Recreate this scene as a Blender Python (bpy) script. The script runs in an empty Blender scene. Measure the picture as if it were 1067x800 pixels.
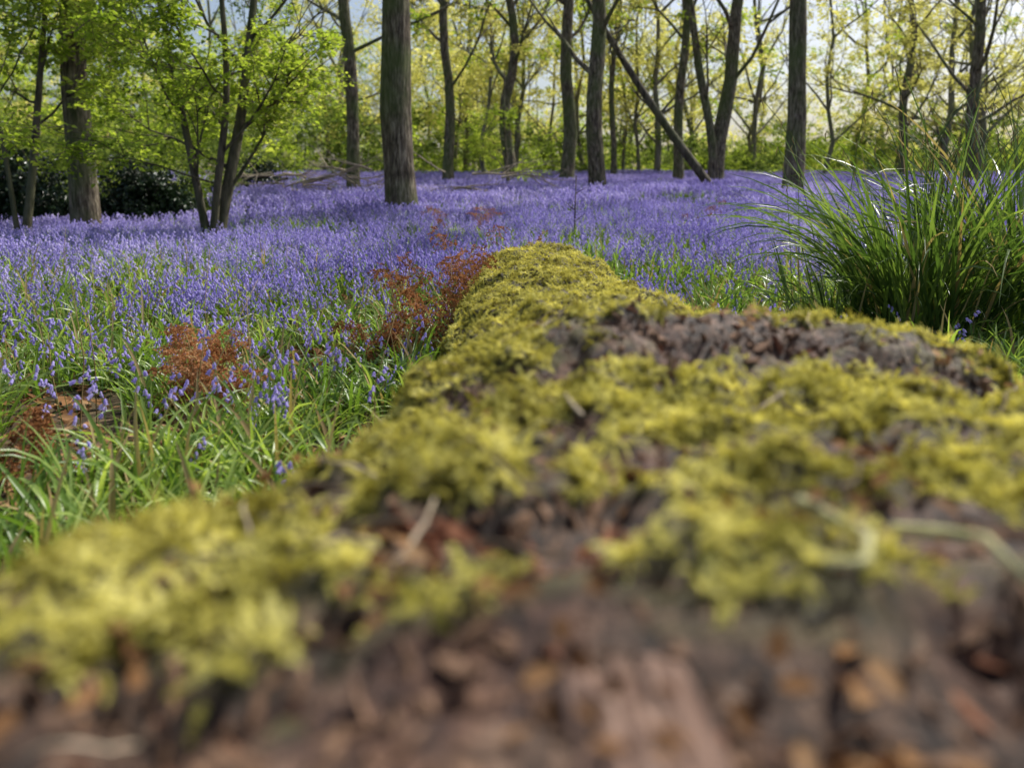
import bpy, math, random
import numpy as np
from mathutils import Vector, Euler, Quaternion, Matrix, noise
R = random.Random(7)
U = R.uniform
scene = bpy.context.scene
LINK = scene.collection.objects.link

# ------------------------------------------------------------------ terrain
def sm(a, b, t):
    t = min(1, max(0, (t - a) / (b - a))); return t * t * (3 - 2 * t)
def gz(x, y):
    s = max(0.0, y - 4.0)
    k = sm(0.30, 0.48, -x / max(y, 4.0)) * sm(6, 11, y) * (1 - sm(22, 34, y))
    z = 0.038 * min(s, 34.0) * (1 - 0.95 * k) + 0.003 * max(0.0, s - 34.0)
    k = min(1.0, max(0.0, (y - 4.5) / 6.0))
    z += 0.12 * k * noise.noise(Vector((x * 0.13, y * 0.13, 3.1)))
    z += 0.025 * noise.noise(Vector((x * 0.9, y * 0.9, 7.7)))
    return z

# ------------------------------------------------------------------ materials
def new_mat(name):
    m = bpy.data.materials.new(name); m.use_nodes = True
    nt = m.node_tree; nt.nodes.clear()
    return m, nt
def N(nt, t, **kw):
    n = nt.nodes.new(t)
    for k, v in kw.items(): setattr(n, k, v)
    return n
def ramp(nt, fac, stops):
    r = N(nt, 'ShaderNodeValToRGB')
    el = r.color_ramp.elements
    while len(el) < len(stops): el.new(0.5)
    for e, (p, c) in zip(el, stops):
        e.position = p; e.color = (c[0], c[1], c[2], 1)
    nt.links.new(fac, r.inputs[0])
    return r.outputs[0]
def math_n(nt, op, a, b):
    n = N(nt, 'ShaderNodeMath', operation=op)
    for i, v in enumerate((a, b)):
        if isinstance(v, (int, float)): n.inputs[i].default_value = v
        else: nt.links.new(v, n.inputs[i])
    return n.outputs[0]

def leaf_mat(name, stops, tr=0.45, rough=0.45, trmul=(1.25, 1.25, 0.6), nscale=0.5, spec=0.5, namp=0.9):
    m, nt = new_mat(name); L = nt.links.new
    out = N(nt, 'ShaderNodeOutputMaterial')
    geo = N(nt, 'ShaderNodeNewGeometry'); oi = N(nt, 'ShaderNodeObjectInfo')
    no = N(nt, 'ShaderNodeTexNoise'); no.inputs['Scale'].default_value = nscale; no.inputs['Detail'].default_value = 2
    L(geo.outputs['Position'], no.inputs['Vector'])
    f = math_n(nt, 'MULTIPLY', geo.outputs['Random Per Island'], 0.38)
    f = math_n(nt, 'ADD', f, math_n(nt, 'MULTIPLY', oi.outputs['Random'], 0.25))
    nn = math_n(nt, 'MULTIPLY', math_n(nt, 'SUBTRACT', no.outputs['Fac'], 0.3 if namp < 1 else 0.38), namp)
    f = math_n(nt, 'ADD', f, nn)
    col = ramp(nt, f, stops)
    if spec > 0:
        p = N(nt, 'ShaderNodeBsdfPrincipled'); p.inputs['Roughness'].default_value = rough
        p.inputs['Specular IOR Level'].default_value = spec
        L(col, p.inputs['Base Color'])
    else:
        p = N(nt, 'ShaderNodeBsdfDiffuse'); L(col, p.inputs['Color'])
    t = N(nt, 'ShaderNodeBsdfTranslucent')
    mul = N(nt, 'ShaderNodeMix', data_type='RGBA', blend_type='MULTIPLY'); mul.inputs[0].default_value = 1
    L(col, mul.inputs[6]); mul.inputs[7].default_value = (*trmul, 1)
    L(mul.outputs[2], t.inputs['Color'])
    mx = N(nt, 'ShaderNodeMixShader'); mx.inputs[0].default_value = tr
    L(p.outputs[0], mx.inputs[1]); L(t.outputs[0], mx.inputs[2]); L(mx.outputs[0], out.inputs[0])
    return m

def rough_mat(name, stops, scale=(8, 8, 8), rough=0.85, bump=0.5, bdist=0.02, detail=8, tint=None, island=0.0):
    m, nt = new_mat(name); L = nt.links.new
    out = N(nt, 'ShaderNodeOutputMaterial')
    tc = N(nt, 'ShaderNodeNewGeometry'); mp = N(nt, 'ShaderNodeMapping'); mp.inputs['Scale'].default_value = scale
    L(tc.outputs['Position'], mp.inputs[0])
    no = N(nt, 'ShaderNodeTexNoise'); no.inputs['Scale'].default_value = 1; no.inputs['Detail'].default_value = detail
    no.inputs['Roughness'].default_value = 0.65
    L(mp.outputs[0], no.inputs['Vector'])
    f = no.outputs['Fac']
    if island:
        f = math_n(nt, 'ADD', f, math_n(nt, 'MULTIPLY', math_n(nt, 'SUBTRACT', tc.outputs['Random Per Island'], 0.5), island))
    col = ramp(nt, f, stops)
    if tint:
        n2 = N(nt, 'ShaderNodeTexNoise'); n2.inputs['Scale'].default_value = tint[1]; n2.inputs['Detail'].default_value = 3
        L(tc.outputs['Position'], n2.inputs['Vector'])
        fr = ramp(nt, n2.outputs['Fac'], [(0.42, (0, 0, 0)), (0.62, (1, 1, 1))])
        fm = math_n(nt, 'MULTIPLY', fr, tint[2])
        mx = N(nt, 'ShaderNodeMix', data_type='RGBA'); L(fm, mx.inputs[0]); L(col, mx.inputs[6]); mx.inputs[7].default_value = (*tint[0], 1)
        col = mx.outputs[2]
    p = N(nt, 'ShaderNodeBsdfPrincipled'); p.inputs['Roughness'].default_value = rough
    p.inputs['Specular IOR Level'].default_value = 0.3
    L(col, p.inputs['Base Color'])
    b = N(nt, 'ShaderNodeBump'); b.inputs['Strength'].default_value = bump; b.inputs['Distance'].default_value = bdist
    L(no.outputs['Fac'], b.inputs['Height']); L(b.outputs[0], p.inputs['Normal'])
    L(p.outputs[0], out.inputs[0])
    return m

M_bark = rough_mat('bark', [(0.35, (0.025, 0.02, 0.013)), (0.5, (0.14, 0.11, 0.075)), (0.66, (0.36, 0.31, 0.22))], (22, 22, 4), bump=1.0, bdist=0.05, tint=((0.11, 0.15, 0.04), 1.1, 0.65))
M_barkdark = rough_mat('bark_dark', [(0.35, (0.025, 0.02, 0.014)), (0.6, (0.15, 0.125, 0.09))], (10, 10, 2), bump=0.8, bdist=0.05, tint=((0.08, 0.10, 0.03), 0.7, 0.5))
M_barkhaze = rough_mat('bark_far_hazed', [(0.35, (0.07, 0.062, 0.045)), (0.6, (0.26, 0.23, 0.17))], (10, 10, 2), bump=0.5, bdist=0.04, tint=((0.16, 0.19, 0.08), 0.7, 0.5))  # distance haze put into the colour: paler bark for the far trunks
M_twig = rough_mat('twig_bark', [(0.3, (0.05, 0.035, 0.022)), (0.7, (0.20, 0.15, 0.10))], (60, 60, 60), bump=0.4, bdist=0.003)
M_paletwig = rough_mat('dead_wood', [(0.3, (0.20, 0.15, 0.10)), (0.7, (0.55, 0.46, 0.33))], (40, 40, 40), bump=0.4, bdist=0.004)
M_soil = rough_mat('woodland_soil', [(0.3, (0.018, 0.012, 0.007)), (0.5, (0.07, 0.045, 0.024)), (0.72, (0.20, 0.135, 0.07))], (14, 14, 14), bump=0.8, bdist=0.03, tint=((0.035, 0.07, 0.015), 0.6, 0.6))
M_chip = rough_mat('bark_chip', [(0.28, (0.012, 0.007, 0.004)), (0.5, (0.085, 0.045, 0.024)), (0.72, (0.28, 0.17, 0.105)), (0.9, (0.64, 0.49, 0.36))], (70, 70, 70), bump=0.7, bdist=0.002, island=0.9)
M_redchip = rough_mat('rotten_wood', [(0.25, (0.04, 0.012, 0.006)), (0.5, (0.19, 0.07, 0.034)), (0.78, (0.40, 0.19, 0.10))], (80, 80, 80), bump=0.7, bdist=0.002, island=0.5)
M_grain = rough_mat('weathered_wood', [(0.3, (0.03, 0.017, 0.012)), (0.5, (0.15, 0.09, 0.065)), (0.72, (0.44, 0.31, 0.24))], (150, 14, 60), bump=1.0, bdist=0.004)
M_litter = leaf_mat('dead_leaf', [(0.1, (0.06, 0.03, 0.015)), (0.5, (0.24, 0.13, 0.06)), (0.9, (0.50, 0.34, 0.19))], tr=0.2, trmul=(1.1, 0.8, 0.5), spec=0)
M_bracken = leaf_mat('dead_bracken', [(0.1, (0.12, 0.055, 0.027)), (0.5, (0.38, 0.185, 0.085)), (0.95, (0.70, 0.45, 0.26))], tr=0.38, trmul=(1.1, 0.9, 0.65), nscale=9, spec=0, namp=1.2)
M_moss = leaf_mat('moss', [(0.0, (0.11, 0.085, 0.02)), (0.2, (0.26, 0.23, 0.05)), (0.48, (0.56, 0.52, 0.14)), (0.9, (0.92, 0.87, 0.38))], tr=0.45, trmul=(1.1, 1.08, 0.6), nscale=16, spec=0, namp=1.6)
M_grass = leaf_mat('grass_blade', [(0.1, (0.05, 0.105, 0.02)), (0.5, (0.17, 0.28, 0.055)), (0.9, (0.46, 0.55, 0.17))], tr=0.48, rough=0.34, trmul=(1.3, 1.35, 0.6), nscale=1.5, spec=0.5)
M_sedge = leaf_mat('sedge_blade', [(0.1, (0.022, 0.05, 0.015)), (0.5, (0.07, 0.12, 0.035)), (0.9, (0.26, 0.34, 0.11))], tr=0.4, rough=0.30, trmul=(1.5, 1.6, 0.6), nscale=3, spec=0.65)
M_straw = leaf_mat('straw', [(0.1, (0.2, 0.14, 0.06)), (0.9, (0.55, 0.44, 0.24))], tr=0.3, spec=0)
M_blue = leaf_mat('bluebell_petal', [(0.1, (0.26, 0.225, 0.53)), (0.5, (0.47, 0.42, 0.79)), (0.95, (0.80, 0.76, 0.97))], tr=0.5, trmul=(1.08, 1.0, 1.08), nscale=0.4, spec=0)
M_stem = leaf_mat('bluebell_stem', [(0.1, (0.08, 0.14, 0.03)), (0.9, (0.18, 0.26, 0.09))], tr=0.2, nscale=4, spec=0)
M_lfg = leaf_mat('leaf_green', [(0.1, (0.12, 0.19, 0.03)), (0.5, (0.33, 0.44, 0.08)), (0.9, (0.60, 0.66, 0.18))], tr=0.58, trmul=(1.35, 1.33, 0.6), spec=0)
M_lfy = leaf_mat('leaf_yellow_green', [(0.1, (0.32, 0.34, 0.09)), (0.5, (0.64, 0.62, 0.21)), (0.9, (0.84, 0.80, 0.40))], tr=0.58, trmul=(1.2, 1.18, 0.8), nscale=0.25, spec=0)
M_lfd = leaf_mat('leaf_understorey', [(0.1, (0.04, 0.07, 0.02)), (0.5, (0.15, 0.21, 0.06)), (0.9, (0.38, 0.43, 0.15))], tr=0.5, trmul=(1.35, 1.35, 0.7), nscale=0.3, spec=0)
M_holly = leaf_mat('leaf_holly', [(0.1, (0.008, 0.02, 0.008)), (0.9, (0.03, 0.06, 0.02))], tr=0.08, rough=0.35)

# ------------------------------------------------------------------ mesh helpers
class MB:
    def __init__(s): s.v = []; s.f = []; s.m = []
    def add(s, vs, fs, mi=0):
        b = len(s.v); s.v.extend([tuple(p) for p in vs]); s.f.extend([tuple(i + b for i in f) for f in fs]); s.m.extend([mi] * len(fs))
    def mesh(s, name, mats, smooth=True):
        me = bpy.data.meshes.new(name); me.from_pydata(s.v, [], s.f)
        for m in mats: me.materials.append(m)
        me.polygons.foreach_set('material_index', s.m)
        if smooth: me.polygons.foreach_set('use_smooth', [True] * len(s.f))
        me.update(); return me
    def obj(s, name, mats, smooth=True, parent=None, link=True):
        o = bpy.data.objects.new(name, s.mesh(name, mats, smooth))
        if link: LINK(o)
        if parent: o.parent = parent
        return o
def empty(name, loc=(0, 0, 0)):
    e = bpy.data.objects.new(name, None); e.empty_display_size = 0.2; LINK(e); return e

def tube(mb, pts, rads, n=8, mi=0, amp=0.0, seed=0.0, cap=True):
    pts = [Vector(p) for p in pts]; T = []
    for i in range(len(pts)):
        a = pts[max(0, i - 1)]; b = pts[min(len(pts) - 1, i + 1)]
        T.append((b - a).normalized())
    u = T[0].orthogonal().normalized(); vs = []
    for i, p in enumerate(pts):
        u = (u - T[i] * u.dot(T[i])).normalized(); w = T[i].cross(u)
        for k in range(n):
            a = 2 * math.pi * k / n; d = u * math.cos(a) + w * math.sin(a)
            r = rads[i]
            if amp: r *= 1 + amp * noise.noise(Vector((d.x * 1.3 + seed, d.y * 1.3, p.z * 0.9)))
            vs.append(p + d * r)
    fs = []
    for i in range(len(pts) - 1):
        for k in range(n):
            a = i * n + k; b = i * n + (k + 1) % n
            fs.append((a, b, b + n, a + n))
    if cap: fs.append(tuple(range((len(pts) - 1) * n, len(pts) * n)))
    mb.add(vs, fs, mi)

def blade(mb, base, az, length, width, lean0, curl, mi=0, seg=6, fold=0.25, twist=0.0):
    p = Vector(base); th = lean0; h = Vector((math.cos(az), math.sin(az), 0)); side0 = Vector((-math.sin(az), math.cos(az), 0))
    vs = []; 
    for i in range(seg + 1):
        t = i / seg
        d = h * math.sin(th) + Vector((0, 0, math.cos(th)))
        nrm = h * -math.cos(th) + Vector((0, 0, math.sin(th)))
        w = width * (0.55 + 0.9 * t if t < 0.4 else 0.91 * (1 - ((t - 0.4) / 0.6) ** 1.8)) * 0.5 + 0.0002
        tw = twist * t; s = side0 * math.cos(tw) + nrm * math.sin(tw)
        vs += [p + s * w + nrm * w * fold, p - nrm * w * fold * 0.5, p - s * w + nrm * w * fold]
        p = p + d * (length / seg); th += curl / seg * (0.4 + 1.2 * t)
    fs = []
    for i in range(seg):
        a = i * 3; fs += [(a, a + 1, a + 4, a + 3), (a + 1, a + 2, a + 5, a + 4)]
    mb.add(vs, fs, mi)

def leaf(mb, p, d, nrm, L, W, mi=0):
    d = d.normalized(); s = d.cross(nrm)
    if s.length < 1e-4: s = d.orthogonal()
    s.normalize(); n2 = s.cross(d)
    a = p; t = p + d * L - n2 * L * 0.08
    m1 = p + d * L * 0.35 + s * W * 0.5 + n2 * W * 0.15; m2 = p + d * L * 0.7 + s * W * 0.36 + n2 * W * 0.08
    m3 = p + d * L * 0.35 - s * W * 0.5 + n2 * W * 0.15; m4 = p + d * L * 0.7 - s * W * 0.36 + n2 * W * 0.08
    mb.add([a, m1, m2, t, m4, m3], [(0, 1, 2, 3), (0, 3, 4, 5)], mi)

def rvec():
    while True:
        v = Vector((U(-1, 1), U(-1, 1), U(-1, 1)))
        if 0.05 < v.length < 1: return v.normalized()

# ------------------------------------------------------------------ instancing
def make_coll(name, protos):
    c = bpy.data.collections.new(name)
    for o in protos: c.objects.link(o)
    return c
def scatter(name, pts, rots, scl, idx, coll, parent=None):
    me = bpy.data.meshes.new(name); me.from_pydata([tuple(p) for p in pts], [], [])
    a = me.attributes.new('rot', 'FLOAT_VECTOR', 'POINT'); a.data.foreach_set('vector', [c for r in rots for c in r])
    a = me.attributes.new('scl', 'FLOAT', 'POINT'); a.data.foreach_set('value', [float(s) for s in scl])
    a = me.attributes.new('idx', 'INT', 'POINT'); a.data.foreach_set('value', [int(i) for i in idx])
    o = bpy.data.objects.new(name, me); LINK(o)
    if parent: o.parent = parent
    ng = bpy.data.node_groups.new(name + '_gn', 'GeometryNodeTree')
    ng.interface.new_socket('Geometry', in_out='INPUT', socket_type='NodeSocketGeometry')
    ng.interface.new_socket('Geometry', in_out='OUTPUT', socket_type='NodeSocketGeometry')
    gi = ng.nodes.new('NodeGroupInput'); go = ng.nodes.new('NodeGroupOutput')
    iop = ng.nodes.new('GeometryNodeInstanceOnPoints'); ci = ng.nodes.new('GeometryNodeCollectionInfo')
    ci.inputs['Collection'].default_value = coll
    ci.inputs['Separate Children'].default_value = True; ci.inputs['Reset Children'].default_value = True
    def na(n, t):
        x = ng.nodes.new('GeometryNodeInputNamedAttribute'); x.data_type = t; x.inputs['Name'].default_value = n; return x.outputs[0]
    e2r = ng.nodes.new('FunctionNodeEulerToRotation'); L = ng.links.new
    L(na('rot', 'FLOAT_VECTOR'), e2r.inputs[0]); L(e2r.outputs[0], iop.inputs['Rotation'])
    L(na('scl', 'FLOAT'), iop.inputs['Scale']); L(na('idx', 'INT'), iop.inputs['Instance Index'])
    iop.inputs['Pick Instance'].default_value = True
    L(ci.outputs[0], iop.inputs['Instance']); L(gi.outputs[0], iop.inputs['Points']); L(iop.outputs[0], go.inputs[0])
    md = o.modifiers.new('scatter', 'NODES'); md.node_group = ng
    return o

# ------------------------------------------------------------------ leaf clumps
def spray(name, mat, ntw, rad, nl, ls, twig=True, flat=0.6):
    mb = MB()
    for i in range(ntw):
        d = rvec(); d.z *= flat; d.normalize()
        start = rvec() * rad * U(0, 0.35); end = start + d * rad * U(0.6, 1.0) - Vector((0, 0, rad * 0.12))
        mid = (start + end) / 2 + rvec() * rad * 0.08
        if twig: tube(mb, [start, mid, end], [ls * 0.06, ls * 0.05, ls * 0.02], 3, 1, cap=False)
        for k in range(nl):
            t = (k + U(0.2, 1)) / nl
            p = start.lerp(mid, t * 2) if t < 0.5 else mid.lerp(end, t * 2 - 1)
            s = d.cross(Vector((0, 0, 1))); 
            if s.length < 0.1: s = Vector((1, 0, 0))
            s.normalize(); sg = 1 if k % 2 else -1
            ld = d * U(0.2, 0.9) + s * sg * U(0.5, 1.1) + Vector((0, 0, U(-0.6, 0.35)))
            nrm = Vector((U(-0.5, 0.5), U(-0.5, 0.5), 1)).normalized() if R.random() < 0.6 else rvec()
            q = ls * U(0.6, 1.25)
            leaf(mb, p + rvec() * ls * 0.5, ld, nrm, q, q * 0.66)
    return mb.obj(name, [mat, M_twig], smooth=False, link=False)

C_haz = make_coll('hazel_sprays', [spray('hz_%02d' % i, M_lfg, 5, 0.34, 10, 0.074) for i in range(6)])
C_oak = make_coll('crown_sprays', [spray('ck_%02d' % i, M_lfy if i % 2 else M_lfg, 7, 0.62, 9, 0.11) for i in range(6)])
C_far = make_coll('far_sprays', [spray('fk_%02d' % i, (M_lfy, M_lfg, M_lfd)[i // 3], 8, 1.0, 9, 0.18, twig=False, flat=0.8) for i in range(9)])
C_holly = make_coll('holly_sprays', [spray('hy_%02d' % i, M_holly, 8, 0.3, 12, 0.07, twig=False, flat=1) for i in range(3)])

SUN_AZ = math.radians(48); SUN_EL = math.radians(53)
SD = Vector((math.sin(SUN_AZ) * math.cos(SUN_EL), math.cos(SUN_AZ) * math.cos(SUN_EL), math.sin(SUN_EL)))
def shades_log(p):
    # crown sprays that would shade the log are left out, so sun reaches it
    if p.z < 3.0: return False
    t = p.z / SD.z; g = p - SD * t
    if -3.5 < g.x < 3.2 and -1.0 < g.y < 6.0: return True
    return noise.noise(Vector((g.x * 0.30, g.y * 0.30, 31.0))) > -0.10 and g.y < 24   # sun pools on the field

def branch(mb, p, d, L, r, lvl, tips, seg=5, up=0.15, n=7):
    pts = [p.copy()]; rads = [r]; dd = d.normalized()
    for i in range(seg):
        dd = (dd + rvec() * 0.22 + Vector((0, 0, up * 0.5))).normalized()
        p = p + dd * (L / seg); pts.append(p.copy()); rads.append(r * (1 - 0.8 * (i + 1) / seg))
    tube(mb, pts, rads, n, 0, cap=False)
    if lvl > 0:
        for i in range(2, seg + 1):
            for _ in range(R.choice((1, 2))):
                sd = (dd + rvec() * 0.9).normalized()
                branch(mb, pts[i], sd, L * U(0.35, 0.55), rads[i] * 0.6 + 0.004, lvl - 1, tips, 4, up, max(4, n - 2))
    if lvl <= 1:
        for i in range(2, len(pts)): tips.append(pts[i])

def trunk_pts(x, y, H, lean, wob, n=14):
    z0 = gz(x, y); pts = []; sx = U(0, 99)
    for i in range(n + 1):
        t = (i / n) ** 1.35; h = t * H
        pts.append(Vector((x + lean[0] * h + wob * noise.noise(Vector((sx, h * 0.25, 0))) * min(1, h / 2), y + lean[1] * h + wob * noise.noise(Vector((sx, h * 0.25, 9))) * min(1, h / 2), z0 - 0.15 + h)))
    return pts
def make_tree(name, x, y, r, H, lean=(0, 0), wob=0.3, h0=0.35, nb=9, bl=0.28, coll=None, ncl=120, spread=0.5, sc=(0.8, 1.3), lvl=2, n=18, stems=1, idxs=None, bark=None):
    E = empty(name); mb = MB(); tips = []
    for s in range(stems):
        le = lean if stems == 1 else (lean[0] + 0.16 * math.cos(s * 2.4 + 0.6), lean[1] + 0.16 * math.sin(s * 2.4 + 0.6))
        pts = trunk_pts(x, y, H * (1 if s == 0 else U(0.75, 0.95)), le, wob)
        rr = r if stems == 1 else r * (1 if s == 0 else 0.6)
        z0 = pts[0].z; rads = []
        for p in pts:
            h = p.z - z0; t = h / H
            rads.append(rr * (1 - 0.78 * t ** 1.1) * (1 + 0.38 * math.exp(-h * 3.2)) + 0.003)
        tube(mb, pts, rads, n, 0, amp=0.16, seed=x * 3.3 + s)
        az = U(0, 6.28)
        for b in range(nb):
            t = h0 + (0.97 - h0) * (b + U(0, 0.8)) / nb
            i = min(len(pts) - 2, max(0, next((k for k in range(len(pts) - 1) if pts[k + 1].z - z0 > t * H), len(pts) - 2)))
            f = (z0 + t * H - pts[i].z) / max(0.01, pts[i + 1].z - pts[i].z); p = pts[i].lerp(pts[i + 1], min(1, max(0, f)))
            az += 2.4 + U(-0.4, 0.4); el = U(0.25, 1.0)
            d = Vector((math.cos(az) * math.cos(el), math.sin(az) * math.cos(el), math.sin(el)))
            branch(mb, p, d, H * bl * (1.25 - 0.7 * t) * U(0.7, 1.2), max(0.008, rads[i] * U(0.3, 0.5)), lvl - 1, tips)
    mb.obj('trunk_and_limbs', [bark or M_bark], parent=E)
    if coll and tips:
        P = []; 
        for i in range(ncl):
            p = R.choice(tips) + rvec() * spread * U(0, 1)
            if not shades_log(p): P.append(p)
        k = len(coll.objects)
        scatter('crown', P, [(U(-0.4, 0.4), U(-0.4, 0.4), U(0, 6.28)) for _ in P], [U(*sc) for _ in P], [R.choice(idxs) if idxs else R.randrange(k) for _ in P], coll, parent=E)
    return E
def WX(px, D): return (px - 533) / 772 * D

OAKY = [1, 3, 5]; OAKG = [0, 2, 4]
make_tree('oak_tree', WX(418, 12.2), 12.2, 0.265, 16, wob=0.25, h0=0.38, nb=9, coll=C_oak, ncl=260, n=28)
make_tree('oak_tree', WX(90, 12.4), 12.4, 0.22, 14, lean=(-0.03, 0), h0=0.3, nb=9, coll=C_oak, ncl=300, idxs=OAKG)
make_tree('hazel_tree', WX(219, 9.8), 9.8, 0.085, 5.6, wob=0.3, h0=0.15, nb=12, bl=0.32, coll=C_haz, ncl=640, spread=0.3, stems=3, sc=(0.75, 1.15), n=10, lvl=2, bark=M_barkdark)
make_tree('beech_tree', WX(368, 19.6), 19.6, 0.17, 15, lean=(-0.01, 0), coll=C_oak, ncl=190, h0=0.22)
make_tree('oak_tree', WX(467, 27), 27, 0.2, 16, coll=C_oak, ncl=190, h0=0.22, idxs=OAKY)
make_tree('oak_tree', WX(532, 29), 29, 0.24, 14, wob=0.9, lean=(-0.02, 0), coll=C_oak, ncl=200, h0=0.25, nb=12, idxs=OAKY)
make_tree('beech_tree', WX(589, 27), 27, 0.26, 17, coll=C_oak, ncl=170, h0=0.28)
make_tree('oak_tree', WX(621, 20), 20, 0.23, 15, lean=(-0.012, 0), coll=C_oak, ncl=200, h0=0.2, nb=12, idxs=OAKY, wob=0.4)
make_tree('beech_tree', WX(706, 28), 28, 0.2, 16, coll=C_oak, ncl=120, h0=0.3)
make_tree('oak_tree', WX(745, 24), 24, 0.25, 15, wob=0.5, coll=C_oak, ncl=140, h0=0.18, nb=10, stems=2)
make_tree('oak_tree', WX(825, 16.5), 16.5, 0.22, 16, lean=(0.0, 0), wob=0.2, coll=C_oak, ncl=170, h0=0.34, idxs=OAKY)
make_tree('beech_tree', WX(638, 33), 33, 0.14, 14, coll=C_oak, ncl=90, h0=0.25)
make_tree('oak_tree', WX(1010, 24), 24, 0.2, 13, wob=0.9, coll=C_oak, ncl=130, h0=0.15, nb=14, idxs=OAKY)
make_tree('oak_tree', WX(935, 30), 30, 0.17, 13, wob=0.9, lean=(0.05, 0), coll=C_oak, ncl=120, h0=0.15, nb=14, idxs=OAKY)
make_tree('sapling', WX(530, 21), 21, 0.05, 3.6, h0=0.12, nb=12, bl=0.34, coll=C_oak, ncl=90, spread=0.25, sc=(0.4, 0.7), n=7, idxs=OAKG)
make_tree('sapling', WX(598, 8.6), 8.6, 0.010, 1.0, h0=0.4, nb=4, bl=0.2, coll=None, n=6, lvl=1, wob=0.1)
make_tree('hawthorn_tree', WX(20, 11), 11, 0.06, 6, wob=0.5, h0=0.3, nb=12, coll=C_haz, ncl=400, spread=0.4, sc=(0.9, 1.3), stems=2, n=9, bark=M_barkdark)

E = empty('leaning_dead_tree'); mb = MB(); D = 20
a = Vector((WX(750, D), D, gz(WX(750, D), D) - 0.1)); b = Vector((WX(605, D), D + 1.5, 6.6))
pts = [a.lerp(b, t) + Vector((0, 0, -0.25 * math.sin(t * 3.1))) for t in [i / 9 for i in range(10)]]
tube(mb, pts, [0.14 - 0.008 * i for i in range(10)], 12, amp=0.1)
t_ = []
for i in (4, 6, 7): branch(mb, pts[i], Vector((U(-1, 1), U(-.5, .5), 0.3)), 1.2, 0.035, 1, t_)
mb.obj('trunk', [M_barkdark], parent=E)

def brush_pile(px, D, w, k, mat, r0=0.02, r1=0.045):
    mb = MB(); cx = WX(px, D)
    for i in range(k):
        x = cx + U(-w, w); y = D + U(-0.5, 0.5); az = U(-0.6, 0.6) + (math.pi if R.random() < 0.5 else 0)
        branch(mb, Vector((x, y, gz(x, y) + U(0.2, 0.8))), Vector((math.cos(az), math.sin(az), U(-0.1, 0.35))), U(0.8, 1.8), U(r0, r1), 1, [], 5, 0, 6)
    mb.obj('fallen_branches', [mat], smooth=True)
brush_pile(335, 17.5, 1.4, 24, M_paletwig)
brush_pile(490, 17, 0.8, 7, M_paletwig, 0.015, 0.03)

def bush(name, px, D, w, h, k):
    cx = WX(px, D); E = empty(name); P = []
    for i in range(k):
        v = rvec() * U(0.5, 1) ; z = abs(v.z) * h * U(0.6, 1.1)
        x = cx + v.x * w; y = D + v.y * w * 0.7; P.append((x, y, gz(x, y) + z))
    mb = MB()
    for i in range(7): branch(mb, Vector((cx + U(-.1, .1), D, gz(cx, D) - 0.05)), Vector((U(-.8, .8), U(-.5, .5), 1)), h * 0.8, 0.03, 1, [], 4)
    mb.obj('stems', [M_barkdark], parent=E)
    scatter('leaves', P, [(U(-1, 1), U(-1, 1), U(0, 6)) for _ in P], [U(0.8, 1.3) for _ in P], [R.randrange(3) for _ in P], C_holly, parent=E)
bush('holly_bush', 148, 13.8, 0.95, 1.4, 240)
bush('holly_bush', 15, 14, 1.2, 1.7, 240)
bush('holly_bush', 255, 22, 1.3, 1.3, 120)
bush('holly_bush', -70, 14, 1.3, 2.4, 240)

# ------------------------------------------------------------------ distant woodland
mb = MB()
P = []; SC = []; IX = []
R2 = random.Random(3)
for i in range(84):
    D = R2.uniform(33, 75); x = R2.uniform(-0.85, 0.85) * D
    H = R2.uniform(13, 20); r = R2.uniform(0.08, 0.22); tp = []
    pts = trunk_pts(x, D, H, (R2.uniform(-.05, .05), 0), 0.9, 9)
    tube(mb, pts, [r * (1 - 0.8 * k / 9) for k in range(10)], 8, amp=0.1, cap=False)
    for k in range(9):
        q = pts[2 + k % 7]; az = U(0, 6.28)
        branch(mb, q, Vector((math.cos(az), math.sin(az), U(0.3, 1.0))), H * U(0.16, 0.3), r * 0.45, 1, tp, 4, 0.1, 5)
    px = x / D
    dens = 56 if px < -0.15 else (44 if px < 0.2 else 26)
    yel = 0.85 if px > -0.25 else 0.5
    tl = [q for q in tp if q.z < 13] or tp
    for k in range(dens):
        p = R.choice(tl) + rvec() * U(0, 1.6); P.append(p); SC.append(U(0.5, 1.1)); IX.append(R.randrange(3) if R.random() < yel else 3 + R.randrange(3))
for i in range(1200):
    D = U(36, 72); x = U(-0.8, 0.8) * D; a = x / D
    if noise.noise(Vector((x * 0.13, D * 0.1, 21))) < (-0.1 if a < 0.1 else 0.08): continue
    P.append((x, D, U(3, 12) * D / 55 + 1)); SC.append(U(0.5, 1.1)); IX.append(R.randrange(3) if R.random() < (0.7 if a > -0.3 else 0.35) else 3 + R.randrange(3))
for i in range(1900):
    D = U(34, 62); x = U(-0.9, 0.9) * D; a = x / D
    n_ = noise.noise(Vector((x * 0.12, D * 0.12, 5)))
    top = (4.6 if a < -0.2 else 2.6) + 2.2 * n_
    P.append((x, D, 1.3 + U(0, 1) ** 0.8 * max(1.0, top))); SC.append(U(0.7, 1.3)); IX.append(6 + R.randrange(3) if R.random() < 0.7 else 3 + R.randrange(3))
for i in range(1400):
    D = U(74, 105); x = U(-0.95, 0.95) * D; a = x / D
    P.append((x, D, 1.2 + U(0, 1) * (12 if a < 0.1 else 5.5) * (0.8 + 0.6 * noise.noise(Vector((x * 0.07, 2, 2)))))); SC.append(U(1.4, 2.4)); IX.append(R.randrange(9))
for i in range(300):
    D = U(17, 30); x = WX(U(-90, 330), D)
    P.append((x, D, gz(x, D) + 0.6 + U(0, 1) * 7)); SC.append(U(0.4, 0.75)); IX.append(3 + R.randrange(3) if R.random() < 0.6 else 6 + R.randrange(3))
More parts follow.
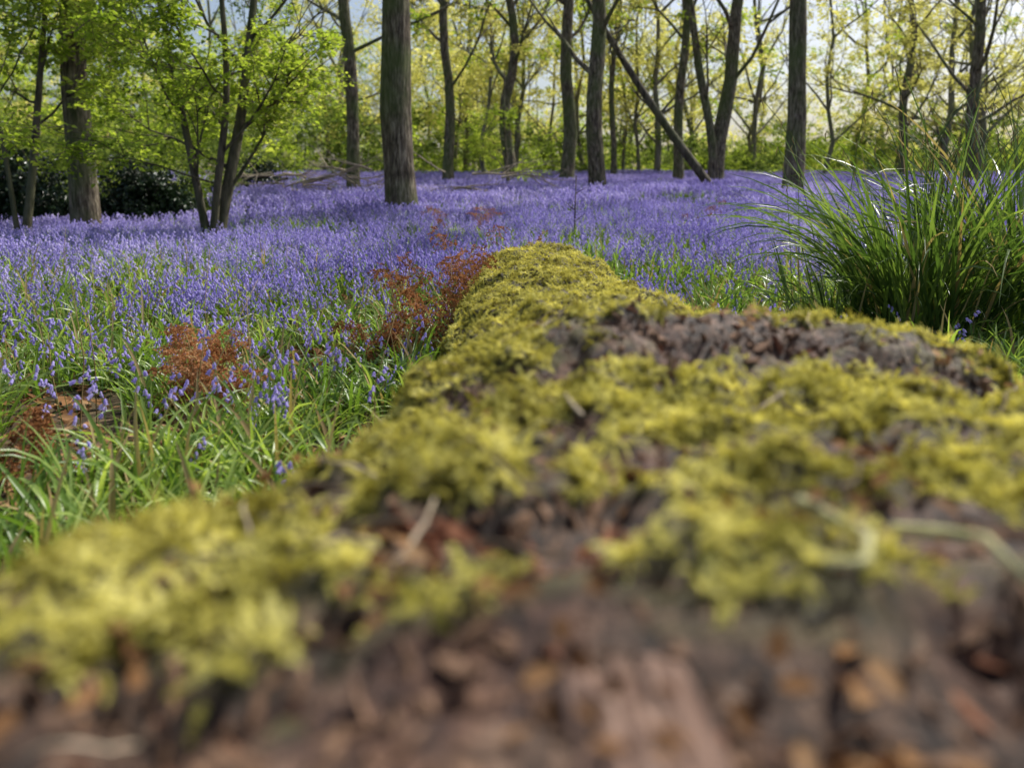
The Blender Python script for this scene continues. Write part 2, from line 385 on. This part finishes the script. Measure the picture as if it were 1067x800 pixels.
for i in range(420):
    D = U(15, 27); x = WX(U(-120, 250), D)
    P.append((x, D, gz(x, D) + U(0, 1) ** 1.3 * 2.2)); SC.append(U(0.35, 0.65)); IX.append(6 + R.randrange(3))
E = empty('distant_woodland')
mb.obj('trunks', [M_barkhaze], parent=E)
scatter('foliage', P, [(U(-.6, .6), U(-.6, .6), U(0, 6.28)) for _ in P], SC, IX, C_far, parent=E)

# ------------------------------------------------------------------ ground
xs = [math.sinh(t) * 6 for t in np.linspace(-4.6, 4.6, 150)]
ys = [math.sinh(t) * 5 + 2 for t in np.linspace(-2.6, 4.9, 190)]
mb = MB(); vs = [(x, y, gz(x, y)) for y in ys for x in xs]; nx = len(xs)
mb.add(vs, [(j * nx + i, j * nx + i + 1, (j + 1) * nx + i + 1, (j + 1) * nx + i) for j in range(len(ys) - 1) for i in range(nx - 1)])
mb.obj('ground', [M_soil])

# ------------------------------------------------------------------ bluebells
def bell(mb, p, a, L, r, n, mi=1):
    a = a.normalized(); u = a.orthogonal().normalized(); w = a.cross(u); vs = []
    prof = [(0, 0.35), (0.35, 0.95), (0.75, 0.85), (1.0, 1.5)] if n >= 6 else [(0, 0.5), (0.95, 1.15)]
    for i, (t, q) in enumerate(prof):
        for k in range(n):
            an = 2 * math.pi * k / n; rr = r * q; tt = t
            if i == len(prof) - 1 and n >= 6 and k % 2: rr *= 0.62; tt = 0.86
            vs.append(p + a * L * tt + (u * math.cos(an) + w * math.sin(an)) * rr)
    fs = []
    for i in range(len(prof) - 1):
        for k in range(n): fs.append((i * n + k, i * n + (k + 1) % n, (i + 1) * n + (k + 1) % n, (i + 1) * n + k))
    mb.add(vs, fs, mi)
def bluebell(mb, x, y, h, nb, n, seg=7, L=0.019, r=0.0062, sr=0.0017, loose=1.0):
    az = U(0, 6.28); hd = Vector((math.cos(az), math.sin(az), 0)); th = U(0, 0.15); p = Vector((x, y, -0.01)); pts = [p]
    for i in range(seg):
        t = (i + 1) / seg
        p = p + (hd * math.sin(th) + Vector((0, 0, math.cos(th)))) * (h / seg); pts.append(p)
        if t > 0.6: th += U(0.15, 0.4)
    tube(mb, pts, [sr * (1 - 0.6 * i / seg) for i in range(seg + 1)], 3 if n < 6 else 4, 0, cap=False)
    for b in range(nb):
        t = 0.56 + 0.44 * (b + 0.5) / nb; f = t * seg; i = min(seg - 1, int(f)); q = pts[i].lerp(pts[i + 1], f - i)
        side = Vector((U(-1, 1), U(-1, 1), 0)) * 0.9 + hd * 0.5
        o = side * 0.018 * loose + Vector((0, 0, 0.004))
        if n >= 6: tube(mb, [q, q + o], [0.0008, 0.0006], 3, 0, cap=False)
        bell(mb, q + o, side * U(0.2, 0.9) + Vector((0, 0, -1)), L * U(0.8, 1.15), r, n)
near = []
for k in range(8):
    mb = MB(); bluebell(mb, 0, 0, U(0.32, 0.44), R.randint(7, 12), 6, seg=9, L=0.019, r=0.0061, loose=1.0)
    near.append(mb.obj('nb_%02d' % k, [M_stem, M_blue], link=False))
C_near = make_coll('bluebell_plants', near)
def patch(name, size, k, nb, n, L, r, blades, smin=0.26, smax=0.40):
    mb = MB()
    for i in range(k): bluebell(mb, U(-size, size), U(-size, size), U(smin, smax), nb, n, seg=5, L=L, r=r)
    for i in range(blades): blade(mb, (U(-size, size), U(-size, size), 0), U(0, 6.28), U(0.22, 0.38), 0.015, U(0.1, 0.6), U(0.6, 1.7), 2, seg=4)
    return mb.obj(name, [M_stem, M_blue, M_grass], link=False)
C_mid = make_coll('bluebell_patches', [patch('mp_%02d' % i, 0.36, (44, 30, 38, 14, 40)[i], 9, 4, 0.021, 0.0078, (45, 60, 50, 75, 45)[i]) for i in range(5)])
C_fld = make_coll('bluebell_drifts', [patch('fp_%02d' % i, 0.62, (125, 65, 95, 30, 110)[i], 7, 3, 0.028, 0.012, 60) for i in range(5)])
def tuft(name, k, lmin, lmax, w, spread, mats, straw=0.05):
    mb = MB()
    for i in range(k):
        a = U(0, 6.28); r = U(0, spread)
        blade(mb, (r * math.cos(a), r * math.sin(a), -0.01), a + U(-1, 1), U(lmin, lmax), w * U(0.6, 1.25), U(0.05, 0.8), U(0.3, 2.2), 1 if R.random() < straw else 0, seg=7, twist=U(-1.2, 1.2))
    return mb.obj(name, mats, link=False)
C_tuft = make_coll('grass_tufts', [tuft('gt_%02d' % i, 14, 0.18, 0.40, 0.015, 0.08, [M_grass, M_straw], 0.10) for i in range(7)])

LY = [-1.5, 0.0, 0.3, 0.46, 0.6, 0.8, 1.0, 1.12, 1.22, 1.32, 1.45, 1.75, 2.3, 3.0, 3.7, 4.0]
LT = [0.65, 0.65, 0.65, 0.65, 0.64, 0.63, 0.63, 0.645, 0.688, 0.675, 0.62, 0.595, 0.58, 0.578, 0.588, 0.565]
XL = [-0.85, -0.85, -0.78, -0.66, -0.54, -0.38, -0.30, -0.27, -0.25, -0.23, -0.20, -0.20, -0.21, -0.21, -0.20, -0.17]
XR = [1.15, 1.15, 1.1, 1.05, 1.0, 0.95, 0.93, 0.94, 0.95, 0.92, 0.86, 0.72, 0.56, 0.51, 0.52, 0.47]
LE = [3.6, 3.6, 3.6, 3.5, 3.3, 2.9, 2.4, 2.35, 2.3, 2.3, 2.3, 2.3, 2.3, 2.3, 2.3, 2.3]
def log_cx(y): return 0.5 * float(np.interp(y, LY, XL) + np.interp(y, LY, XR))
def log_hw(y): return 0.5 * float(np.interp(y, LY, XR) - np.interp(y, LY, XL))
def on_log(x, y, m=0.0): return -1.5 < y < 4.05 and abs(x - log_cx(y)) < log_hw(y) + m
SEDGE = (2.3, 4.1)
BRK = [(-0.36, 3.5, 0.12), (-0.30, 4.15, 0.10), (-1.18, 2.75, 0.22), (-0.66, 3.3, 0.08), (-1.45, 2.05, 0.15)]
def in_brk(x, y): return any((x - a) ** 2 + (y + 0.14 - b) ** 2 < (r * 1.2) ** 2 for a, b, r in BRK)

P = []; 
while len(P) < 950:
    y = 1.5 + 4.6 * R.random() ** 0.8; x = U(-0.85, 0.85) * y + U(-0.5, 0.5)
    if on_log(x, y, 0.05) or in_brk(x, y) or (x - SEDGE[0]) ** 2 + (y - SEDGE[1]) ** 2 < 0.25: continue
    pr = min(1, max(0.12, (y - 1.7) / 2.8)) * (0.45 + 0.9 * (noise.noise(Vector((x * 1.1, y * 1.1, 0))) + 0.4))
    if x > 0.6: pr *= 0.3
    if R.random() > pr: continue
    P.append((x, y, gz(x, y)))
scatter('bluebells', P, [(U(-.2, .2), U(-.2, .2), U(0, 6.28)) for _ in P], [U(0.65, 1.1) for _ in P], [R.randrange(8) for _ in P], C_near)
def field(name, y0, y1, step, coll, keep, sc):
    P = []; I = []; y = y0
    while y < y1:
        x = -0.88 * y
        while x < 0.88 * y:
            a = x + U(-.3, .3) * step; b = y + U(-.3, .3) * step
            if keep(a, b):
                P.append((a, b, gz(a, b)))
                nn = noise.noise(Vector((a * 0.45, b * 0.45, 52))) + U(-.25, .25)
                I.append(3 if nn < -0.34 else 1 if nn < -0.14 else R.choice((0, 2, 4)))
            x += step
        y += step
    scatter(name, P, [(0, 0, U(0, 6.28)) for _ in P], [U(*sc) for _ in P], I, coll)
def keep_mid(x, y):
    if y < 5.8 and R.random() > (y - 4.0) * (0.65 if x < 0.3 else 0.3): return False
    if x > 0.5 and y < 6.6 and R.random() < 0.5: return False
    return noise.noise(Vector((x * 0.6, y * 0.6, 4))) > -0.42
def keep_far(x, y):
    if noise.noise(Vector((x * 0.35, y * 0.35, 14))) < -0.36: return False
    return not (x < -0.40 * y and 14 < y < 30)
field('bluebell_field', 4.6, 12.0, 0.5, C_mid, keep_mid, (0.75, 1.1))
field('bluebell_field', 12.1, 41, 0.98, C_fld, keep_far, (0.85, 1.25))
P = []
while len(P) < 2600:
    y = 1.0 + 5.6 * R.random() ** 0.8; x = U(-0.9, 0.9) * y + U(-0.7, 0.7)
    if on_log(x, y, -0.05) or in_brk(x, y): continue
    if noise.noise(Vector((x * 1.5, y * 1.5, 40))) < -0.16: continue
    P.append((x, y, gz(x, y)))
scatter('grass', P, [(U(-.15, .15), U(-.15, .15), U(0, 6.28)) for _ in P], [U(0.45, 1.1) for _ in P], [R.randrange(7) for _ in P], C_tuft)
lit = []
for k in range(5):
    mb = MB()
    for i in range(9):
        d = rvec(); d.z *= 0.3; leaf(mb, Vector((U(-.12, .12), U(-.12, .12), U(0.005, 0.03))), d, Vector((U(-.5, .5), U(-.5, .5), 1)), U(0.04, 0.08), U(0.025, 0.045))
    lit.append(mb.obj('lf_%02d' % k, [M_litter], link=False))
C_lit = make_coll('litter', lit)
P = [];
while len(P) < 1400:
    y = U(0.8, 7); x = U(-0.9, 0.9) * y + U(-.7, .7)
    if not on_log(x, y, -0.1): P.append((x, y, gz(x, y)))
scatter('leaf_litter', P, [(U(-.3, .3), U(-.3, .3), U(0, 6.28)) for _ in P], [U(0.7, 1.2) for _ in P], [R.randrange(5) for _ in P], C_lit)

# ------------------------------------------------------------------ sedge tussock
def tussock(name, x, y, k, lmin, lmax, tall):
    mb = MB(); z = gz(x, y)
    for i in range(k):
        a = U(0, 6.28); r = 0.30 * math.sqrt(R.random())
        L = U(lmin, lmax); 
        blade(mb, (x + r * math.cos(a), y + r * math.sin(a), z - 0.01), a + U(-0.8, 0.8), L, U(0.011, 0.021), U(0.0, 0.3) + r * 0.7, U(0.0, 2.5), 1 if R.random() < 0.08 else 0, seg=10, twist=U(-1.6, 1.6))
    for i in range(tall):
        a = U(0, 6.28); L = U(1.0, 1.6); th = U(0.02, 0.25); h = Vector((math.cos(a), math.sin(a), 0)); p = Vector((x + U(-.25, .25), y + U(-.25, .25), z)); pts = [p]
        for s in range(9):
            p = p + (h * math.sin(th) + Vector((0, 0, math.cos(th)))) * L / 9; pts.append(p); th += 0.02 if s < 6 else 0.25
        tube(mb, pts, [0.003 - 0.00012 * s for s in range(10)], 4, 0, cap=False)
        for s in (7, 8, 9):
            tube(mb, [pts[s], pts[s] + Vector((U(-.01, .01), U(-.01, .01), -0.02)), pts[s] + Vector((U(-.02, .02), U(-.02, .02), -0.06))], [0.002, 0.0035, 0.001], 5, 1)
    mb.obj(name, [M_sedge, M_straw])
tussock('pendulous_sedge', SEDGE[0], SEDGE[1], 480, 0.6, 1.45, 30)
tussock('pendulous_sedge', 2.95, 4.2, 420, 0.7, 1.75, 34)
tussock('pendulous_sedge', 1.9, 4.3, 110, 0.3, 0.75, 4)

# ------------------------------------------------------------------ dead bracken
def bracken(x, y, k, L, w, up=0.0, pin=0.26, rep_n=2):
    mb = MB(); z = gz(x, y)
    for i in range(k):
        a = U(0, 6.28); h = Vector((math.cos(a), math.sin(a), 0)); th = U(0.02, 0.45 - up); p = Vector((x + U(-w, w), y + U(-w, w) * 0.6, z)); pts = [p]; l = L * U(0.6, 1.15)
        for s in range(12):
            p = p + (h * math.sin(th) + Vector((0, 0, math.cos(th)))) * l / 12; pts.append(p); th += U(-0.03, 0.12) if s < 7 else U(0.05, 0.5 - up)
            p.z = max(p.z, z + 0.05)
        tube(mb, pts, [0.0035 - 0.0002 * s for s in range(13)], 4, 1, cap=False)
        sd = Vector((-h.y, h.x, 0))
        for s in range(3, 13):
            for sg in (-1, 1):
                for rep in range(rep_n):
                    if R.random() < 0.15: continue
                    q = pts[s].copy() + rvec() * 0.01; pl = l * pin * (1 - 0.6 * (s - 3) / 10); d = (sd * sg + h * 0.3 + rvec() * 0.6 + Vector((0, 0, 0.2))).normalized()
                    for m in range(9):
                        q = q + d * pl / 9; d = (d + rvec() * 0.28 + Vector((0, 0, -0.13))).normalized()
                        for _ in (0, 1):
                            leaf(mb, q, rvec(), rvec(), U(0.007, 0.015), U(0.004, 0.009))
    mb.obj('dead_bracken', [M_bracken, M_straw], smooth=False)
bracken(-0.35, 3.4, 14, 0.62, 0.09, 0.20, 0.2)
bracken(-0.24, 4.1, 11, 0.70, 0.10, 0.25, 0.18)
bracken(-1.16, 2.70, 15, 0.42, 0.16)
bracken(-0.62, 3.3, 7, 0.38, 0.08)
bracken(-1.45, 2.05, 8, 0.26, 0.14)
bracken(WX(485, 9), 9, 7, 0.6, 0.35)
bracken(WX(725, 10), 10, 5, 0.55, 0.3)
mb = MB()
for i in range(46):
    y = U(2.2, 5.5); x = U(-0.65, -0.12) * y
    tl = Vector((U(-.3, .3), U(-.15, .15), 1)); h = U(0.3, 0.6); b0 = Vector((x, y, gz(x, y)))
    tube(mb, [b0, b0 + tl * h * 0.5, b0 + tl * h + Vector((U(-.08, .08), 0, 0))], [0.0025, 0.0022, 0.001], 4)
mb.obj('dry_stems', [M_straw])

# ------------------------------------------------------------------ fallen log
BARE = [(0.37, 1.2, 0.19, 0.10), (0.10, 1.10, 0.16, 0.035), (0.65, 1.12, 0.14, 0.035), (0.26, 0.73, 0.17, 0.05), (0.02, 0.55, 0.16, 0.06), (-0.05, 0.95, 0.06, 0.045), (0.36, 0.52, 0.13, 0.045), (0.5, 1.45, 0.12, 0.07), (-0.14, 0.72, 0.06, 0.045), (0.02, 0.82, 0.05, 0.03)]
PITS = [(-0.10, 0.425, 0.035), (0.13, 0.42, 0.03), (0.03, 0.47, 0.03), (0.30, 0.42, 0.03), (0.36, 1.15, 0.05), (0.45, 1.19, 0.04), (0.20, 0.71, 0.035), (0.33, 0.73, 0.035), (-0.02, 0.57, 0.03), (-0.20, 0.40, 0.03), (0.07, 0.36, 0.02), (0.22, 0.36, 0.03), (-0.06, 0.94, 0.03), (0.28, 1.12, 0.035), (0.10, 0.60, 0.025), (0.12, 1.09, 0.03), (0.62, 1.10, 0.04), (-0.08, 1.10, 0.03)]
def moss_at(x, y, nz):
    n1 = noise.noise(Vector((x * 7, y * 7, 1.0))); n2 = noise.noise(Vector((x * 20, y * 20, 5.0))); n3 = noise.noise(Vector((x * 48, y * 48, 2.0)))
    m = 0.76 + 0.42 * n1 + 0.55 * n2 + 0.55 * n3
    for bx, by, rx, ry in BARE:
        q = ((x - bx) / rx) ** 2 + ((y - by) / ry) ** 2
        if q < 4: m -= 0.95 * math.exp(-q * 0.9)
    edge = 0.43 + 0.08 * n1 + 0.08 * n2 + (0.02 if x > 0.22 else 0) - (0.04 if x < -0.05 else 0)
    if y < edge: m -= min(1.4, (edge - y) * 18)
    if y > 1.5: m += 0.18
    m -= max(0, 0.15 - nz) * 1.6
    return max(0.0, min(1.0, m))
E_log = empty('fallen_mossy_log')
yy = list(np.linspace(-1.5, 0.15, 22)[:-1]) + list(np.linspace(0.15, 1.0, 220)[:-1]) + list(np.linspace(1.0, 4.0, 330))
NA = 300; verts = []; mossv = []
for j, y in enumerate(yy):
    top = float(np.interp(y, LY, LT)); cx = log_cx(y); hw = log_hw(y)
    endk = 1.0
    if y > 3.8: endk = math.sqrt(max(0.02, 1 - ((y - 3.8) / 0.205) ** 2))
    zc = top * 0.5 - 0.02; hh = top - zc; ex = 2 / float(np.interp(y, LY, LE))
    for i in range(NA):
        a = 2 * math.pi * i / NA; c = math.cos(a); s = math.sin(a)
        px = cx + hw * endk * math.copysign(abs(c) ** ex, c); pz = zc + hh * endk * math.copysign(abs(s) ** ex, s)
        nrm = Vector((c / hw, 0, s / hh)).normalized(); p = Vector((px, y, pz))
        m = moss_at(px, y, nrm.z) if s > -0.2 else 0.0
        d = 0.026 * noise.noise(p * 4) + 0.036 * noise.noise(p * 10) 
        fine = noise.noise(Vector((px * 45, y * 24, pz * 45))); fr = noise.noise(Vector((px * 90, y * 90, pz * 90)))
        d += (1 - m) * (0.014 * fine + 0.008 * fr - 0.022) + m * (0.004 * fr + 0.006)
        d += m * 0.024 * noise.noise(p * 20)
        if s > 0 and y < 1.4:
            for qx, qy, qr in PITS:
                q = ((px - qx) ** 2 + (y - qy) ** 2) / (qr * qr)
                if q < 4: d -= qr * 0.9 * math.exp(-q * 1.4); m *= 1 - 0.8 * math.exp(-q)
        p = p + nrm * d; verts.append(p); mossv.append(m)
faces = []
for j in range(len(yy) - 1):
    for i in range(NA):
        a = j * NA + i; b = j * NA + (i + 1) % NA
        faces.append((a, a + NA, b + NA, b))
faces.append(tuple(range(NA))); faces.append(tuple(reversed(range((len(yy) - 1) * NA, len(yy) * NA))))
mlog, nt = new_mat('log_surface'); L = nt.links.new
out = N(nt, 'ShaderNodeOutputMaterial'); geo = N(nt, 'ShaderNodeNewGeometry'); at = N(nt, 'ShaderNodeAttribute', attribute_name='moss')
mp = N(nt, 'ShaderNodeMapping'); mp.inputs['Scale'].default_value = (60, 26, 60); L(geo.outputs['Position'], mp.inputs[0])
n1 = N(nt, 'ShaderNodeTexNoise'); n1.inputs['Scale'].default_value = 1; n1.inputs['Detail'].default_value = 8; n1.inputs['Roughness'].default_value = 0.7; L(mp.outputs[0], n1.inputs['Vector'])
n2 = N(nt, 'ShaderNodeTexNoise'); n2.inputs['Scale'].default_value = 9; n2.inputs['Detail'].default_value = 3; L(geo.outputs['Position'], n2.inputs['Vector'])
wood = ramp(nt, n1.outputs['Fac'], [(0.36, (0.008, 0.005, 0.003)), (0.48, (0.045, 0.024, 0.014)), (0.6, (0.17, 0.10, 0.062)), (0.74, (0.52, 0.37, 0.27))])
red = ramp(nt, n1.outputs['Fac'], [(0.34, (0.015, 0.006, 0.004)), (0.5, (0.085, 0.036, 0.02)), (0.75, (0.36, 0.20, 0.12))])
mx = N(nt, 'ShaderNodeMix', data_type='RGBA'); L(ramp(nt, n2.outputs['Fac'], [(0.46, (0, 0, 0)), (0.62, (1, 1, 1))]), mx.inputs[0]); L(wood, mx.inputs[6]); L(red, mx.inputs[7])
mossc = ramp(nt, n1.outputs['Fac'], [(0.3, (0.025, 0.02, 0.006)), (0.6, (0.11, 0.09, 0.02)), (0.8, (0.22, 0.18, 0.05))])
mx2 = N(nt, 'ShaderNodeMix', data_type='RGBA'); L(ramp(nt, at.outputs['Fac'], [(0.3, (0, 0, 0)), (0.6, (1, 1, 1))]), mx2.inputs[0]); L(mx.outputs[2], mx2.inputs[6]); L(mossc, mx2.inputs[7])
p = N(nt, 'ShaderNodeBsdfPrincipled'); p.inputs['Roughness'].default_value = 0.6; L(mx2.outputs[2], p.inputs['Base Color'])
b = N(nt, 'ShaderNodeBump'); b.inputs['Strength'].default_value = 1.0; b.inputs['Distance'].default_value = 0.012; L(n1.outputs['Fac'], b.inputs['Height']); L(b.outputs[0], p.inputs['Normal'])
L(p.outputs[0], out.inputs[0])
me = bpy.data.meshes.new('trunk'); me.from_pydata([tuple(v) for v in verts], [], faces); me.materials.append(mlog)
me.polygons.foreach_set('use_smooth', [True] * len(faces))
a = me.attributes.new('moss', 'FLOAT', 'POINT'); a.data.foreach_set('value', mossv); me.update()
o = bpy.data.objects.new('trunk', me); LINK(o); o.parent = E_log
VN = [0.0] * (len(verts) * 3); me.vertices.foreach_get('normal', VN)
VN = np.array(VN).reshape(-1, 3); VP = np.array([tuple(v) for v in verts]); MV = np.array(mossv)
Fq = np.array(faces[:-2]); e1 = VP[Fq[:, 1]] - VP[Fq[:, 0]]; e2 = VP[Fq[:, 3]] - VP[Fq[:, 0]]
A = np.linalg.norm(np.cross(e1, e2), axis=1); mf = MV[Fq].mean(axis=1); yf = VP[Fq[:, 0], 1]; nzf = VN[Fq[:, 0], 2]
rng = np.random.RandomState(5)
def sample(wt, k):
    w = wt / wt.sum(); ids = rng.choice(len(Fq), size=k, p=w); uv = rng.rand(k, 2)
    P = VP[Fq[ids, 0]] + e1[ids] * uv[:, :1] + e2[ids] * uv[:, 1:]; return P, VN[Fq[ids, 0]]
def align(Ns, tilt):
    out = []
    for n in Ns:
        v = (Vector(n) + rvec() * tilt).normalized(); q = v.to_track_quat('Z', 'Y') @ Quaternion((0, 0, 1), U(0, 6.28)); out.append(tuple(q.to_euler()))
    return out
def sprig(name, nbr, L, ls):
    mb = MB()
    for b in range(nbr):
        az = U(0, 6.28); h = Vector((math.cos(az), math.sin(az), 0)); th = U(0.2, 1.2); p = Vector((U(-.2, .2) * L, U(-.2, .2) * L, -0.002)); l = L * U(0.5, 1.05); sd = Vector((-h.y, h.x, 0))
        sg = 8; vs = []
        for s in range(sg + 1):
            d = h * math.sin(th) + Vector((0, 0, math.cos(th))); vs += [p + sd * ls * 0.18, p - sd * ls * 0.18]
            if s > 0:
                for q in (-1, 1):
                    q2 = ls * (1.15 - 0.07 * s)
                    leaf(mb, p, d * 0.7 + sd * q * U(0.5, 1) + rvec() * 0.3, Vector((0, 0, 1)) + rvec() * 0.6, q2, q2 * 0.6)
            p = p + d * l / sg; th += U(0.06, 0.22)
        mb.add(vs, [(2 * i, 2 * i + 1, 2 * i + 3, 2 * i + 2) for i in range(sg)])
    return mb.obj(name, [M_moss], smooth=False, link=False)
C_moss = make_coll('moss_sprigs', [sprig('ms_%02d' % i, 4, 0.029, 0.0052) for i in range(8)])
w = A * np.clip((mf - 0.42) * 3, 0, 1) * (yf > 0.1) * (nzf > -0.25) * np.where(yf < 1.5, 1.1, 1.0)
P, Ns = sample(w, 36000)
scatter('moss', P, align(Ns, 0.55), [U(0.4, 1.2) * (1.0 if p[1] < 1.5 else 0.8) for p in P], [R.randrange(8) for _ in P], C_moss, parent=E_log)
def chip(name, L, W, T, mat):
    mb = MB(); n = 7; vs = []
    ang = sorted(U(0, 6.28) for _ in range(n))
    bend = U(-0.4, 0.4)
    for z in (-1, 1):
        for a in ang:
            r = U(0.75, 1.1); x = math.cos(a) * L / 2 * r; y = math.sin(a) * W / 2 * r
            vs.append((x, y, z * T / 2 * U(0.5, 1.2) + bend * x * x / L))
    fs = [tuple(reversed(range(n))), tuple(range(n, 2 * n))] + [(i, (i + 1) % n, n + (i + 1) % n, n + i) for i in range(n)]
    mb.add(vs, fs); return mb.obj(name, [mat], smooth=False, link=False)
C_chip = make_coll('bark_chips', [chip('ch_%02d' % i, U(0.010, 0.045), U(0.004, 0.016), U(0.002, 0.009), M_chip if i < 10 else M_redchip) for i in range(14)])
w = A * np.clip((0.5 - mf) * 3, 0.02, 1) * (yf > 0.12) * (yf < 2.0) * (nzf > 0.1)
P, Ns = sample(w, 3600)
IX = []
for q in P:
    rr = ((q[0] - 0.03) / 0.17) ** 2 + ((q[1] - 0.53) / 0.05) ** 2
    IX.append(10 + R.randrange(4) if (rr < 1.2 and R.random() < 0.8) or R.random() < 0.08 else R.randrange(10))
scatter('bark_debris', P + Ns * 0.002, align(Ns, 0.75), [U(0.2, 0.9) if R.random() < 0.88 else U(0.9, 1.7) for _ in P], IX, C_chip, parent=E_log)
def surf(x, y):
    m_ = (np.abs(VP[:, 0] - x) < 0.012) & (np.abs(VP[:, 1] - y) < 0.012) & (VP[:, 2] > 0.4)
    return float(VP[m_, 2].max()) if m_.any() else 0.65
P, Ns = sample(A * (yf > 0.3) * (yf < 1.6) * (nzf > 0.5) * (mf < 0.8), 40)
scatter('dead_leaves', P + Ns * 0.008, align(Ns, 0.4), [0.28 + 0.1 * R.random() for _ in P], [R.randrange(5) for _ in P], C_lit, parent=E_log)
mb = MB()
for i in range(90):
    y = U(0.33, 1.7); x = log_cx(y) + U(-0.8, 0.8) * log_hw(y); az = U(0, 6.28); l = U(0.03, 0.12); pts = []
    for s in range(5):
        xx = x + math.cos(az) * l * (s / 4 - 0.5); y2 = y + math.sin(az) * l * (s / 4 - 0.5); pts.append((xx, y2, surf(xx, y2) + 0.008 + U(0, 0.008))); az += U(-.2, .2)
    r = U(0.0008, 0.0026); tube(mb, pts, [r, r, r * 0.9, r * 0.8, r * 0.5], 5, R.choice((0, 0, 1)))
mb.obj('twigs', [M_twig, M_paletwig], parent=E_log)
M_strand = rough_mat('lichen_twig', [(0.3, (0.28, 0.27, 0.11)), (0.7, (0.60, 0.57, 0.30))], (90, 90, 90), bump=0.5, bdist=0.002)
mb = MB()
for path, r in (([(0.205, 0.51), (0.222, 0.485), (0.228, 0.455), (0.215, 0.43), (0.185, 0.415)], 0.0048), ([(0.285, 0.53), (0.297, 0.49), (0.303, 0.455), (0.312, 0.425)], 0.0045)):
    k = len(path); tube(mb, [(x, y, surf(x, y) + 0.012 + 0.016 * math.sin(math.pi * i / (k - 1))) for i, (x, y) in enumerate(path)], [r * (1 - 0.12 * i) for i in range(k)], 8, amp=0.2)
mb.obj('mossy_twigs', [M_strand], parent=E_log)
def slab(x0, x1, y0, y1, lift, name):
    nx, ny = 50, 60; vs = []; cx = (x0 + x1) / 2; base = [surf(cx, y0 + (y1 - y0) * t) for t in (0, 0.5, 1)]
    for j in range(ny + 1):
        v = j / ny; wv = 1 + 0.35 * noise.noise(Vector((v * 4, x0 * 9, 0)))
        zb = float(np.interp(v, [0, 0.5, 1], base))
        for i in range(nx + 1):
            u = i / nx * 2 - 1; x = cx + u * (x1 - x0) / 2 * wv + 0.012 * noise.noise(Vector((v * 5, 1, x0))); y = y0 + (y1 - y0) * v + 0.05 * noise.noise(Vector((u * 3.5, x0 * 40, 2))) * v
            z = zb + lift * (1 - u ** 2) - 0.016 * abs(u) ** 3 + 0.005 * noise.noise(Vector((x * 160, y * 8, 0))) + 0.010 * noise.noise(Vector((x * 45, y * 20, 0))) - 0.012 * max(0, v - 0.8) * 5
            vs.append((x, y, z))
    mb = MB(); mb.add(vs, [(j * (nx + 1) + i, j * (nx + 1) + i + 1, (j + 1) * (nx + 1) + i + 1, (j + 1) * (nx + 1) + i) for j in range(ny) for i in range(nx)])
    mb.obj(name, [M_grain], parent=E_log)
slab(0.02, 0.10, 0.15, 0.39, 0.004, 'wood_splinter')

# ------------------------------------------------------------------ light, world, camera
sun = bpy.data.lights.new('sun', 'SUN'); sun.energy = 5.0; sun.angle = math.radians(0.5); sun.color = (1.0, 0.97, 0.91)
so = bpy.data.objects.new('sun', sun); LINK(so); so.rotation_euler = SD.to_track_quat('Z', 'Y').to_euler(); so.location = (10, 15, 25)
wd = bpy.data.worlds.new('World'); scene.world = wd; wd.use_nodes = True; nt = wd.node_tree; nt.nodes.clear()
sk = nt.nodes.new('ShaderNodeTexSky'); sk.sky_type = 'NISHITA'; sk.sun_disc = False; sk.sun_elevation = SUN_EL; sk.sun_rotation = SUN_AZ; sk.dust_density = 4.0; sk.air_density = 1.0
bg = nt.nodes.new('ShaderNodeBackground'); bg.inputs[1].default_value = 0.15; wo = nt.nodes.new('ShaderNodeOutputWorld')
nt.links.new(sk.outputs[0], bg.inputs[0]); nt.links.new(bg.outputs[0], wo.inputs[0])
cam = bpy.data.cameras.new('camera'); cam.sensor_width = 36; cam.lens = 26; cam.clip_start = 0.01; cam.clip_end = 2000
cam.shift_y = -0.13
cam.dof.use_dof = True; cam.dof.focus_distance = 3.6; cam.dof.aperture_fstop = 2.0
co = bpy.data.objects.new('camera', cam); LINK(co); co.location = (0, 0, 0.9); co.rotation_euler = (math.radians(85), 0, 0)
scene.camera = co
scene.view_settings.view_transform = 'Standard'; scene.view_settings.look = 'None'; scene.view_settings.exposure = 0
